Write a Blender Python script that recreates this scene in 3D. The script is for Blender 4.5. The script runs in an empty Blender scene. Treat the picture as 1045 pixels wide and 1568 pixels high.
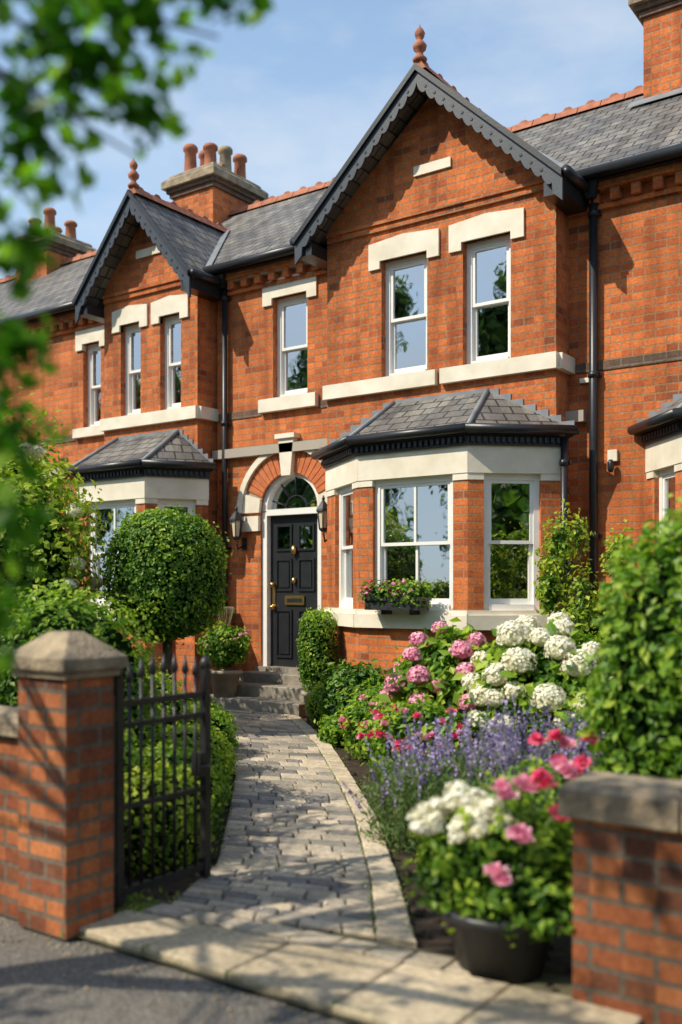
import bpy, math, random
import numpy as np
from mathutils import Vector
random.seed(7); rng=np.random.default_rng(11)
scene=bpy.context.scene
scene.view_settings.view_transform='Standard'; scene.view_settings.look='None'
scene.view_settings.exposure=0

# ------------------------------------------------------------------ materials
def newmat(name):
    m=bpy.data.materials.new(name); m.use_nodes=True
    nt=m.node_tree; b=nt.nodes['Principled BSDF']
    return m,nt,b
def N(nt,t,**k):
    n=nt.nodes.new(t)
    for a,v in k.items(): setattr(n,a,v)
    return n
def L(nt,a,b): nt.links.new(a,b)
def ramp(nt,fac,stops):
    r=N(nt,'ShaderNodeValToRGB'); e=r.color_ramp.elements
    e[0].position=stops[0][0]; e[0].color=(*stops[0][1],1)
    e[1].position=stops[-1][0]; e[1].color=(*stops[-1][1],1)
    for p,c in stops[1:-1]:
        x=e.new(p); x.color=(*c,1)
    L(nt,fac,r.inputs[0]); return r.outputs[0]
def noise(nt,scale,detail=4,vec=None,rough=.55):
    n=N(nt,'ShaderNodeTexNoise'); n.inputs['Scale'].default_value=scale
    n.inputs['Detail'].default_value=detail; n.inputs['Roughness'].default_value=rough
    if vec is None:
        tc=N(nt,'ShaderNodeTexCoord'); vec=tc.outputs['Object']
    L(nt,vec,n.inputs['Vector']); return n.outputs[0]
def mixc(nt,fac,a,b,mode='MIX'):
    m=N(nt,'ShaderNodeMix',data_type='RGBA',blend_type=mode)
    for s,v in ((0,fac),(6,a),(7,b)):
        if hasattr(v,'default_value'): L(nt,v,m.inputs[s])
        else: m.inputs[s].default_value = v if s==0 else (*v,1)
    return m.outputs[2]
def bump(nt,b,h,strength=.3,dist=.01):
    n=N(nt,'ShaderNodeBump'); n.inputs['Strength'].default_value=strength
    n.inputs['Distance'].default_value=dist
    L(nt,h,n.inputs['Height']); L(nt,n.outputs[0],b.inputs['Normal'])
def simple(name,c1,c2=None,scale=8,rough=.6,bs=.2,metal=0,spec=.5,dist=.01):
    m,nt,b=newmat(name); c2=c2 or tuple(x*.7 for x in c1)
    f=noise(nt,scale,6)
    L(nt,ramp(nt,f,[(.3,c2),(.7,c1)]),b.inputs['Base Color'])
    b.inputs['Roughness'].default_value=rough; b.inputs['Metallic'].default_value=metal
    b.inputs['Specular IOR Level'].default_value=spec
    if bs: bump(nt,b,noise(nt,scale*6,5),bs,dist)
    return m
def brickmat(name,c1,c2,c3,mortar,bw=.235,rh=.082,ms=.008,dirt=.3,rough=.85,stops=None):
    m,nt,b=newmat(name)
    uv=N(nt,'ShaderNodeUVMap').outputs[0]
    t=N(nt,'ShaderNodeTexBrick')
    t.inputs['Color1'].default_value=(*c1,1); t.inputs['Color2'].default_value=(*c2,1)
    t.inputs['Mortar'].default_value=(*mortar,1); t.inputs['Scale'].default_value=1
    t.inputs['Brick Width'].default_value=bw; t.inputs['Row Height'].default_value=rh
    t.inputs['Mortar Size'].default_value=ms; t.inputs['Mortar Smooth'].default_value=.15
    L(nt,uv,t.inputs['Vector'])
    sep=N(nt,'ShaderNodeSeparateXYZ'); L(nt,uv,sep.inputs[0])
    def mth(op,a,bb=None):
        n=N(nt,'ShaderNodeMath',operation=op)
        for i,v in enumerate((a,bb)):
            if v is None: continue
            if hasattr(v,'default_value'): L(nt,v,n.inputs[i])
            else: n.inputs[i].default_value=v
        return n.outputs[0]
    row=mth('FLOOR',mth('DIVIDE',sep.outputs[1],rh))
    odd=mth('MULTIPLY',mth('MODULO',mth('ABSOLUTE',row),2.0),.5)
    col=mth('FLOOR',mth('ADD',mth('DIVIDE',sep.outputs[0],bw),odd))
    cb=N(nt,'ShaderNodeCombineXYZ'); L(nt,row,cb.inputs[0]); L(nt,col,cb.inputs[1])
    wn=N(nt,'ShaderNodeTexWhiteNoise',noise_dimensions='2D'); L(nt,cb.outputs[0],wn.inputs['Vector'])
    hi=tuple(min(1,x*1.22) for x in c1)
    var=ramp(nt,wn.outputs['Value'],stops or [(0,hi),(.25,c1),(.55,c1),(.8,c2),(.93,c2),(1,c3)])
    col2=mixc(nt,.75,t.outputs['Color'],var)
    col3=mixc(nt,t.outputs['Fac'],col2,mortar)
    big=ramp(nt,noise(nt,1.3,5),[(.3,(1-dirt,)*3),(.65,(1.05,1.05,1.05))])
    col4=mixc(nt,1.0,col3,big,'MULTIPLY')
    mp=N(nt,'ShaderNodeMapping'); mp.inputs['Scale'].default_value=(5,.55,1); L(nt,uv,mp.inputs[0])
    streak=ramp(nt,noise(nt,1.0,5,mp.outputs[0]),[(.32,(.66,.62,.60)),(.55,(1,1,1))])
    col4=mixc(nt,1.0,col4,streak,'MULTIPLY')
    fine=ramp(nt,noise(nt,38,6),[(.3,(.72,)*3),(.7,(1.18,)*3)])
    col5=mixc(nt,1.0,col4,fine,'MULTIPLY')
    L(nt,col5,b.inputs['Base Color']); b.inputs['Roughness'].default_value=rough
    b.inputs['Specular IOR Level'].default_value=.3
    inv=mth('SUBTRACT',1.0,t.outputs['Fac'])
    h=mth('ADD',mth('ADD',inv,mth('MULTIPLY',noise(nt,60,4),.5)),mth('MULTIPLY',wn.outputs['Value'],.35))
    bump(nt,b,h,.6,.009)
    return m
M={}
M['brick']=brickmat('red_brick',(.68,.19,.052),(.48,.115,.036),(.16,.06,.035),(.38,.22,.12))
M['brick_old']=brickmat('weathered_brick',(.50,.17,.065),(.30,.085,.038),(.06,.042,.036),(.19,.15,.11),ms=.011,dirt=.5,
    stops=[(0,(.60,.22,.08)),(.2,(.50,.165,.06)),(.45,(.40,.125,.05)),(.65,(.30,.09,.04)),(.82,(.17,.07,.04)),(1,(.08,.048,.04))])
M['brick_dark']=brickmat('blue_brick_band',(.13,.085,.06),(.2,.11,.07),(.06,.05,.05),(.22,.17,.13))
M['slate']=brickmat('roof_slate',(.20,.19,.175),(.135,.13,.13),(.29,.26,.21),(.035,.035,.035),bw=.24,rh=.17,ms=.011,dirt=.3,rough=.6,
    stops=[(0,(.30,.285,.25)),(.3,(.23,.215,.195)),(.6,(.17,.162,.155)),(.85,(.12,.12,.12)),(1,(.34,.30,.22))])
M['stone']=simple('painted_stone',(.85,.78,.65),(.66,.59,.46),3,.7,.18)
M['white']=simple('white_paint',(.84,.83,.79),(.78,.76,.71),4,.4,.05)
M['black']=simple('black_paint',(.012,.014,.018),(.02,.022,.026),6,.38,.08)
M['barge']=simple('bargeboard_paint',(.022,.032,.046),(.035,.045,.06),6,.45,.1)
M['iron']=simple('wrought_iron',(.012,.012,.014),(.03,.027,.025),20,.38,.2)
M['terra']=simple('terracotta',(.46,.17,.085),(.27,.09,.05),9,.8,.3)
M['potclay']=simple('clay_pot',(.40,.34,.27),(.26,.21,.16),9,.8,.3)
M['lead']=simple('lead_flashing',(.24,.255,.275),(.15,.16,.175),5,.55,.2)
M['cap']=simple('weathered_coping',(.46,.36,.23),(.15,.12,.085),7,.9,.8,dist=.02)
M['brass']=simple('brass',(.75,.52,.2),(.6,.4,.15),9,.3,.05,metal=1)
M['voussoir']=simple('rubbed_brick',(.62,.18,.055),(.42,.11,.037),14,.8,.3)
M['mortar']=simple('mortar',(.38,.28,.19),(.3,.2,.13),14,.9,.3)
M['room']=simple('room_plaster',(.42,.37,.3),(.35,.3,.25),2,.9,0)
M['curtain']=simple('curtain_fabric',(.6,.57,.5),(.5,.47,.4),3,.9,0)
M['wood']=simple('bark',(.10,.075,.05),(.045,.033,.024),18,.9,.8,dist=.02)
M['stem']=simple('green_stem',(.10,.16,.05),(.06,.10,.03),18,.6,0)
M['soil']=simple('garden_soil',(.11,.07,.042),(.04,.027,.018),16,.95,1,dist=.04)
M['plastic']=simple('dark_planter',(.018,.02,.024),(.03,.03,.032),7,.45,.1)
M['stepstone']=simple('step_stone',(.34,.30,.24),(.18,.16,.13),7,.8,.3)
M['ground']=simple('lawn_ground',(.07,.09,.03),(.045,.05,.02),5,.95,.8,dist=.03)
M['lamp']=simple('frosted_lamp_glass',(.7,.62,.45),(.6,.5,.35),5,.3,0)

def asphalt():
    m,nt,b=newmat('asphalt')
    f=noise(nt,130,3); g=noise(nt,1.6,5)
    c=ramp(nt,f,[(.35,(.06,.058,.055)),(.55,(.15,.14,.125)),(.70,(.36,.33,.29))])
    L(nt,mixc(nt,1.0,c,ramp(nt,g,[(.3,(.75,.75,.75)),(.7,(1.35,1.3,1.2))]),'MULTIPLY'),b.inputs['Base Color'])
    b.inputs['Roughness'].default_value=.85; bump(nt,b,f,.8,.01); return m
M['asphalt']=asphalt()
def attrmat(name,stops,rough=.85,nsc=30,bs=.5):
    m,nt,b=newmat(name)
    a=N(nt,'ShaderNodeAttribute',attribute_name='rnd')
    c=ramp(nt,a.outputs['Fac'],stops)
    c=mixc(nt,1.0,c,ramp(nt,noise(nt,nsc,6),[(.3,(.68,)*3),(.7,(1.2,)*3)]),'MULTIPLY')
    c=mixc(nt,1.0,c,ramp(nt,noise(nt,3,4),[(.35,(.72,.73,.70)),(.65,(1.1,)*3)]),'MULTIPLY')
    L(nt,c,b.inputs['Base Color']); b.inputs['Roughness'].default_value=rough
    bump(nt,b,noise(nt,nsc*2,5),bs,.008); return m
M['paver']=attrmat('stone_setts',[(0,(.20,.18,.165)),(.3,(.33,.29,.24)),(.65,(.48,.40,.30)),(1,(.64,.52,.37))])
M['flag']=attrmat('sandstone_flags',[(0,(.46,.37,.25)),(1,(.60,.49,.34))])
M['joint']=simple('mossy_joint_sand',(.15,.13,.08),(.06,.065,.03),12,.95,.8)

def leafmat(name,stops,trans=.35,rough=.45):
    m,nt,b=newmat(name)
    a=N(nt,'ShaderNodeAttribute',attribute_name='rnd')
    c=ramp(nt,a.outputs['Fac'],stops)
    L(nt,c,b.inputs['Base Color']); b.inputs['Roughness'].default_value=rough
    b.inputs['Specular IOR Level'].default_value=.35
    tr=N(nt,'ShaderNodeBsdfTranslucent')
    br=mixc(nt,1.0,c,(1.3,1.5,.7),'MULTIPLY'); L(nt,br,tr.inputs[0])
    mx=N(nt,'ShaderNodeMixShader'); mx.inputs[0].default_value=trans
    L(nt,b.outputs[0],mx.inputs[1]); L(nt,tr.outputs[0],mx.inputs[2])
    L(nt,mx.outputs[0],nt.nodes['Material Output'].inputs[0]); return m
def petalmat(name,stops):
    m=leafmat(name,stops,.25,.6)
    for n in m.node_tree.nodes:
        if n.type=='MIX': n.inputs[7].default_value=(1,1,1,1)
    return m
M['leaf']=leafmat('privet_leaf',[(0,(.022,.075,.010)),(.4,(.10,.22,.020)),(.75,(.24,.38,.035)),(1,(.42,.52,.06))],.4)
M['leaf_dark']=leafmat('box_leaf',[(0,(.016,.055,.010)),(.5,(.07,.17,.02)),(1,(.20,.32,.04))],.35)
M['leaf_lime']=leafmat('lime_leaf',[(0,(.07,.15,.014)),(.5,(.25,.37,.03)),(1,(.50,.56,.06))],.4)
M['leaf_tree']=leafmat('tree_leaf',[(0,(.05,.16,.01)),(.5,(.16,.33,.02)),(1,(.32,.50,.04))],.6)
M['leaf_grey']=leafmat('lavender_leaf',[(0,(.07,.14,.04)),(1,(.25,.33,.13))])
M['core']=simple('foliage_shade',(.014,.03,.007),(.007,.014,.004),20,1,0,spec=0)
M['pwhite']=petalmat('cream_petal',[(0,(.72,.69,.42)),(.4,(.88,.84,.64)),(1,(.93,.92,.82))])
M['ppink']=petalmat('pink_petal',[(0,(.70,.18,.32)),(.5,(.86,.36,.50)),(1,(.92,.60,.66))])
M['pred']=petalmat('crimson_petal',[(0,(.55,.03,.10)),(.5,(.80,.08,.20)),(1,(.88,.28,.36))])
M['ppurple']=petalmat('lavender_petal',[(0,(.22,.14,.40)),(.5,(.38,.28,.58)),(1,(.56,.46,.72))])
def glassmat():
    m,nt,b=newmat('window_glass'); nt.nodes.remove(b)
    g=N(nt,'ShaderNodeBsdfGlossy'); g.inputs['Roughness'].default_value=.015; g.inputs['Color'].default_value=(.9,.95,1,1)
    t=N(nt,'ShaderNodeBsdfTransparent'); t.inputs[0].default_value=(.75,.8,.78,1)
    f=N(nt,'ShaderNodeFresnel'); f.inputs[0].default_value=1.5
    mr=N(nt,'ShaderNodeMapRange'); mr.inputs[1].default_value=0; mr.inputs[2].default_value=.5
    mr.inputs[3].default_value=.45; mr.inputs[4].default_value=1
    L(nt,f.outputs[0],mr.inputs[0])
    bp=N(nt,'ShaderNodeBump'); bp.inputs['Strength'].default_value=.12; bp.inputs['Distance'].default_value=.02
    L(nt,noise(nt,2.5,2),bp.inputs['Height']); L(nt,bp.outputs[0],g.inputs['Normal'])
    mx=N(nt,'ShaderNodeMixShader'); L(nt,mr.outputs[0],mx.inputs[0])
    L(nt,t.outputs[0],mx.inputs[1]); L(nt,g.outputs[0],mx.inputs[2])
    L(nt,mx.outputs[0],nt.nodes['Material Output'].inputs[0]); return m
M['glass']=glassmat()

# ------------------------------------------------------------------ mesh builder
class Fr:   # wall frame: u along the wall, w outwards, z up
    def __init__(s,a,b):
        s.o=a; l=math.hypot(b[0]-a[0],b[1]-a[1]); s.len=l
        s.t=((b[0]-a[0])/l,(b[1]-a[1])/l); s.n=(s.t[1],-s.t[0])
    def p(s,u,w,z): return (s.o[0]+u*s.t[0]+w*s.n[0], s.o[1]+u*s.t[1]+w*s.n[1], z)
def FX(y): return Fr((0,y),(1,y))
class MB:
    def __init__(s): s.v=[];s.f=[];s.m=[];s.r=[];s.mats=[]; s.sm=[]
    def mi(s,k):
        if k not in s.mats: s.mats.append(k)
        return s.mats.index(k)
    def add(s,vs,fs,mat,r=None,smooth=False):
        o=len(s.v); s.v.extend([tuple(x) for x in vs]); k=s.mi(mat)
        rr=random.random() if r is None else r
        for f in fs: s.f.append(tuple(o+i for i in f)); s.m.append(k); s.r.append(rr); s.sm.append(smooth)
    def hexa(s,b,t,mat,r=None):
        s.add(list(b)+list(t),[(3,2,1,0),(4,5,6,7),(0,1,5,4),(1,2,6,5),(2,3,7,6),(3,0,4,7)],mat,r)
    def box(s,F,u0,u1,w0,w1,z0,z1,mat,r=None):
        q=[F.p(u0,w1,z0),F.p(u1,w1,z0),F.p(u1,w0,z0),F.p(u0,w0,z0)]
        t=[F.p(u0,w1,z1),F.p(u1,w1,z1),F.p(u1,w0,z1),F.p(u0,w0,z1)]
        s.hexa(q,t,mat,r)
    def wb(s,x0,x1,y0,y1,z0,z1,mat,r=None):
        s.hexa([(x0,y0,z0),(x1,y0,z0),(x1,y1,z0),(x0,y1,z0)],[(x0,y0,z1),(x1,y0,z1),(x1,y1,z1),(x0,y1,z1)],mat,r)
    def cb(s,x0,x1,y0,y1,z0,z1,c,mat,r=None):
        s.hexa([(x0,y0,z0),(x1,y0,z0),(x1,y1,z0),(x0,y1,z0)],[(x0,y0,z1-c),(x1,y0,z1-c),(x1,y1,z1-c),(x0,y1,z1-c)],mat,r)
        s.add([(x0,y0,z1-c),(x1,y0,z1-c),(x1,y1,z1-c),(x0,y1,z1-c),(x0+c,y0+c,z1),(x1-c,y0+c,z1),(x1-c,y1-c,z1),(x0+c,y1-c,z1)],
              [(4,5,6,7),(0,1,5,4),(1,2,6,5),(2,3,7,6),(3,0,4,7)],mat,r)
    def poly(s,F,pts,w0,w1,mat,r=None):
        n=len(pts); a=[F.p(u,w1,z) for u,z in pts]; b=[F.p(u,w0,z) for u,z in pts]
        s.add(a+b,[tuple(range(n)),tuple(range(2*n-1,n-1,-1))]+[(i+n,(i+1)%n+n,(i+1)%n,i) for i in range(n)],mat,r)
    def slab(s,q,th,mat):
        n=len(q); b=[(x,y,z-th) for x,y,z in q]
        s.add(list(q)+b,[tuple(range(n)),tuple(range(2*n-1,n-1,-1))]+[(i+n,(i+1)%n+n,(i+1)%n,i) for i in range(n)],mat)
    def lathe(s,c,prof,mat,n=14,smooth=True,r_=None):
        vs=[];fs=[]
        for r,z in prof:
            for i in range(n):
                a=2*math.pi*i/n; vs.append((c[0]+r*math.cos(a),c[1]+r*math.sin(a),c[2]+z))
        for j in range(len(prof)-1):
            for i in range(n):
                k=(i+1)%n; fs.append((j*n+i,j*n+k,(j+1)*n+k,(j+1)*n+i))
        fs.append(tuple(range(n-1,-1,-1))); m=len(prof)-1; fs.append(tuple(m*n+i for i in range(n)))
        s.add(vs,fs,mat,r_,smooth)
    def tube(s,pts,rad,mat,n=8):
        if not isinstance(rad,(list,tuple)): rad=[rad]*len(pts)
        vs=[];fs=[]
        P=[Vector(p) for p in pts]
        for i,p in enumerate(P):
            d=(P[min(i+1,len(P)-1)]-P[max(i-1,0)]).normalized()
            a=d.cross(Vector((0,0,1)));
            if a.length<.05: a=d.cross(Vector((1,0,0)))
            a.normalize(); b=d.cross(a)
            for k in range(n):
                t=2*math.pi*k/n; vs.append(tuple(p+rad[i]*(math.cos(t)*a+math.sin(t)*b)))
        for i in range(len(P)-1):
            for k in range(n):
                q=(k+1)%n; fs.append((i*n+k,i*n+q,(i+1)*n+q,(i+1)*n+k))
        fs.append(tuple(range(n-1,-1,-1))); m=len(P)-1; fs.append(tuple(m*n+k for k in range(n)))
        s.add(vs,fs,mat,None,True)
    def leaves(s,p,nr,size,mat,w=.32,rnd=None,fold=.12):
        n=len(p); nr=nr/np.linalg.norm(nr,axis=1,keepdims=True)
        t=rng.normal(size=(n,3)); t-= (t*nr).sum(1,keepdims=True)*nr; t/=np.linalg.norm(t,axis=1,keepdims=True)
        b=np.cross(nr,t); sz=(size*rng.uniform(.65,1.25,n))[:,None]
        v=np.stack([p-t*sz*.5,p+b*sz*w+nr*sz*fold,p+t*sz*.5,p-b*sz*w+nr*sz*fold],1).reshape(-1,3)
        o=len(s.v); s.v.extend(v.tolist()); k=s.mi(mat)
        s.f.extend((np.arange(n*4).reshape(n,4)+o).tolist()); s.m.extend([k]*n); s.sm.extend([False]*n)
        s.r.extend((rng.random(n) if rnd is None else np.clip(rnd,0,1)).tolist())
    def cloud(s,c,rad,n,size,mat,pw=2.0,lump=.1,shell=.82,core=True,freq=3.0,out=.9,coremat='core',strays=.05):
        c=np.array(c);rad=np.array(rad if hasattr(rad,'__len__') else (rad,)*3)
        ph=rng.uniform(0,6.28,6)
        def R(d):
            r=1/((np.abs(d)**pw).sum(1)**(1/pw))
            l=np.sin(d[:,0]*freq*1.7+ph[0])*np.sin(d[:,1]*freq*1.9+ph[1])*.6+np.sin(d[:,2]*freq*2.1+ph[2]+d[:,0]*freq)*.5+np.sin(d[:,1]*freq*3.3+ph[3])*np.sin(d[:,2]*freq*3.1+ph[4])*.45
            l=l+.3*np.sin(d[:,0]*freq*5.1+ph[5])*np.sin(d[:,2]*freq*5.7+ph[1])
            return r,l
        d=rng.normal(size=(n,3)); d/=np.linalg.norm(d,axis=1,keepdims=True)
        r,l=R(d); dep=rng.uniform(shell,1.0,n); st=rng.random(n)<strays; dep[st]=rng.uniform(1.0,1.10,st.sum())
        p=c+d*rad*(r*(1+lump*l)*dep)[:,None]
        keep=p[:,2]>.01
        p=p[keep]; d=d[keep]; l=l[keep]; dep=dep[keep]; n=len(p)
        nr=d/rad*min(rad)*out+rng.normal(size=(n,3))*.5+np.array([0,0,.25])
        g=.42+.22*l+rng.normal(size=n)*.19+(dep-.9)*1.8+.14*d[:,2]  # shading put into leaf tone: inner leaves darker, upper ones lighter, plus random scatter
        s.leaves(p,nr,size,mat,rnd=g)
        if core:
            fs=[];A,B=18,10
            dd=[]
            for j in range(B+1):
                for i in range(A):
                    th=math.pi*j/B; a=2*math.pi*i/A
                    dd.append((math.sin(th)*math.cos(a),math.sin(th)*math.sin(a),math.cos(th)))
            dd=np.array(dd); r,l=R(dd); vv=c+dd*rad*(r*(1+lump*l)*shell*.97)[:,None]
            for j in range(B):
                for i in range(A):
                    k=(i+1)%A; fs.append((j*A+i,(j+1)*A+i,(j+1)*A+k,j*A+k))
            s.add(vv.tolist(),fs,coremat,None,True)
    def head(s,c,r,mat,n=70,ps=.035,flat=.85,core=True):
        d=rng.normal(size=(n,3)); d/=np.linalg.norm(d,axis=1,keepdims=True)
        lo=d[:,2]<-.45; d[lo,2]*=-1
        p=np.array(c)+d*np.array([r,r,r*flat])*rng.uniform(.86,1.05,n)[:,None]
        s.leaves(p,d+rng.normal(size=(n,3))*.28,ps,mat,w=.5,rnd=.5+.25*d[:,2]+rng.normal(size=n)*.2,fold=.08)  # upper florets toned lighter, top light put into the petal colour
        if core: s.lathe(c,[(r*.02,-r*flat*.8),(r*.6,-r*flat*.55),(r*.82,0),(r*.6,r*flat*.6),(r*.02,r*flat*.84)],mat,10,True,.15)
    def rose(s,c,r,mat):
        ax=rng.normal(size=3)*.3+[0,-.35,1]
        for lay,(k,rr,tilt) in enumerate([(4,.2,1.4),(6,.5,.9),(8,.85,.45)]):
            a=rng.uniform(0,6.28)+np.arange(k)*2*math.pi/k
            d=np.stack([np.cos(a),np.sin(a),np.zeros(k)],1)
            p=np.array(c)+d*rr*r*.7+ax*((1-rr)*r*.5)
            nr=-d*tilt+ax+rng.normal(size=(k,3))*.25
            s.leaves(p,nr,r*1.0,mat,w=.58,rnd=rng.uniform(.1,.5,k)+rr*.45,fold=.2)
    def build(s,name,parent=None):
        me=bpy.data.meshes.new(name); me.from_pydata(s.v,[],s.f)
        for k in s.mats: me.materials.append(M[k])
        nf=len(s.f)
        me.polygons.foreach_set('material_index',s.m)
        me.polygons.foreach_set('use_smooth',s.sm)
        at=me.attributes.new('rnd','FLOAT','FACE'); at.data.foreach_set('value',[float(x) for x in s.r])
        nl=len(me.loops); co=np.zeros(len(s.v)*3); me.vertices.foreach_get('co',co); co=co.reshape(-1,3)
        li=np.zeros(nl,dtype=int); me.loops.foreach_get('vertex_index',li)
        nn=np.zeros(nf*3); me.polygons.foreach_get('normal',nn); nn=nn.reshape(-1,3)
        tot=np.zeros(nf,dtype=int); me.polygons.foreach_get('loop_total',tot)
        fn=np.repeat(nn,tot,axis=0); t=np.stack([-fn[:,1],fn[:,0],np.zeros(nl)],1)
        ln=np.linalg.norm(t,axis=1,keepdims=True); flat=ln[:,0]<.05
        t=np.where(flat[:,None],[[1,0,0]],t/np.maximum(ln,1e-6)); b=np.cross(fn,t)
        P=co[li]; uvs=np.stack([(P*t).sum(1),(P*b).sum(1)],1)
        ul=me.uv_layers.new(name='UVMap'); ul.data.foreach_set('uv',uvs.ravel())
        me.update(); ob=bpy.data.objects.new(name,me); scene.collection.objects.link(ob)
        if parent: ob.parent=parent
        return ob
def empty(name,loc=(0,0,0)):
    e=bpy.data.objects.new(name,None); e.empty_display_size=.3; scene.collection.objects.link(e); return e

# ------------------------------------------------------------------ building parts
YM,YG=10.05,9.70
def wall(mb,F,u0,u1,z0,z1,holes,mat='brick',th=.22):
    us=sorted({u0,u1,*[h[0] for h in holes],*[h[1] for h in holes]})
    for a,b in zip(us,us[1:]):
        m=(a+b)/2; hs=sorted([(h[2],h[3]) for h in holes if h[0]<m<h[1]]); z=z0
        for h0,h1 in hs:
            if h0>z: mb.box(F,a,b,-th,0,z,h0,mat)
            z=h1
        if z<z1: mb.box(F,a,b,-th,0,z,z1,mat)
def sash(mf,mg,F,u0,u1,z0,z1,vbars=0,rec=.09,split=.5):
    fw=.062; w0,w1=-rec-.07,-rec
    mf.box(F,u0,u0+fw,w0,w1,z0,z1,'white'); mf.box(F,u1-fw,u1,w0,w1,z0,z1,'white')
    mf.box(F,u0+fw,u1-fw,w0,w1,z1-fw,z1,'white'); mf.box(F,u0+fw,u1-fw,w0,w1+.02,z0,z0+fw,'white')
    a,b,c,d=u0+fw,u1-fw,z0+fw,z1-fw; zm=c+(d-c)*split; r=.036
    def leaf(zz0,zz1,o,s0,s1,tilt):
        mf.box(F,a,a+r,o-.035,o,zz0,zz1,'white'); mf.box(F,b-r,b,o-.035,o,zz0,zz1,'white')
        mf.box(F,a+r,b-r,o-.035,o,zz0,zz0+s0,'white'); mf.box(F,a+r,b-r,o-.035,o,zz1-s1,zz1,'white')
        for i in range(vbars):
            um=a+(b-a)*(i+1)/(vbars+1); mf.box(F,um-.014,um+.014,o-.032,o-.003,zz0+s0,zz1-s1,'white')
        g=[F.p(a+r,o-.02,zz0+s0),F.p(b-r,o-.02+tilt,zz0+s0),F.p(b-r,o-.02+tilt,zz1-s1),F.p(a+r,o-.02,zz1-s1)]
        mg.add(g,[(0,1,2,3)],'glass')
    leaf(zm-.018,d,w1-.012,.036,.035,.004); leaf(c,zm+.018,w1-.05,.06,.036,-.004)
def lintel(mb,F,u0,u1,z0,z1,drop=.09):
    z1=z0+.215
    mb.poly(F,[(u0,z0-drop),(u0+.155,z0-drop),(u0+.155,z0),(u1-.155,z0),(u1-.155,z0-drop),(u1,z0-drop),(u1,z1),((u0+u1)/2,z1+.04),(u0,z1)],-.05,.03,'stone')
def roofplane(mb,x0,x1,ye=9.8,ze=5.86,yr=12.2,zr=7.72):
    mb.slab([(x0,ye,ze),(x1,ye,ze),(x1,yr,zr),(x0,yr,zr)],.07,'slate')
    mb.slab([(x0,yr,zr),(x1,yr,zr),(x1,2*yr-ye,ze),(x0,2*yr-ye,ze)],.07,'slate')
def ridge(mb,a,b,crest=True):
    a,b=Vector(a),Vector(b); l=(b-a).length; d=(b-a)/l; n=int(l/.3); s=Vector((-d.y,d.x,0))
    for i in range(n):
        p=a+d*(i*l/n+.006); q=a+d*((i+1)*l/n-.006)
        h=Vector((0,0,.06+random.uniform(-.006,.006))); dn=Vector((0,0,-.05))
        mb.add([p+s*.1+dn,p+s*.03+h,p-s*.03+h,p-s*.1+dn,q+s*.1+dn,q+s*.03+h,q-s*.03+h,q-s*.1+dn],
               [(0,1,5,4),(1,2,6,5),(2,3,7,6),(0,3,2,1),(4,5,6,7)],'terra')
        if crest:
            m=(p+q)/2; e=d*.05; k=s*.018
            t=Vector((0,0,.10))
            mb.add([m-e*1.6-k+h,m+e*1.6-k+h,m+e*1.6+k+h,m-e*1.6+k+h,m-e*.6-k+t,m+e*.6-k+t,m+e*.6+k+t,m-e*.6+k+t],
                   [(4,5,6,7),(0,1,5,4),(1,2,6,5),(2,3,7,6),(3,0,4,7)],'terra')
def chimney(mb,x0,x1,y0,y1,zb,zt,npx=2,npy=3):
    mb.wb(x0,x1,y0,y1,zb,zt,'brick')
    for i,(e,h) in enumerate([(.04,.07),(.08,.07)]): mb.wb(x0-e,x1+e,y0-e,y1+e,zt-.001+i*.07,zt+.07+i*.07,'brick_dark')
    z=zt+.14; mb.cb(x0-.14,x1+.14,y0-.14,y1+.14,z,z+.16,.05,'cap')
    mb.cb(x0-.05,x1+.05,y0-.05,y1+.05,z+.16,z+.24,.03,'cap')
    for i in range(npx):
        for j in range(npy):
            hh=random.uniform(.42,.6)
            c=(x0+(x1-x0)*(i+.5)/npx,y0+(y1-y0)*(j+.5)/npy,z+.2)
            mb.lathe(c,[(.13,0),(.11,.06),(.095,hh*.8),(.125,hh*.84),(.125,hh*.93),(.1,hh),(.08,hh),(.075,hh-.1)],'terra' if random.random()<.75 else 'cap')
def finial(mb,x,y,z):
    mb.lathe((x,y,z),[(.07,0),(.085,.03),(.045,.07),(.035,.11),(.07,.14),(.08,.18),(.05,.22),(.028,.25),(.05,.28),(.06,.32),(.04,.36),(.012,.39),(.004,.42)],'terra')
def pipe(mb,x,y,z0,z1,r=.035):
    mb.tube([(x,y,z0),(x,y,z1)],r,'black',10)
    z=z1-.3
    while z>z0: mb.lathe((x,y,z),[(r+.012,0),(r+.012,.06)],'black',10); mb.wb(x-.07,x+.07,y+.02,y+.06,z+.01,z+.05,'black'); z-=1.7
def hopper(mb,x,y,z):
    mb.hexa([(x-.05,y-.05,z),(x+.05,y-.05,z),(x+.05,y+.05,z),(x-.05,y+.05,z)],[(x-.09,y-.09,z+.16),(x+.09,y-.09,z+.16),(x+.09,y+.06,z+.16),(x-.09,y+.06,z+.16)],'black')

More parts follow.
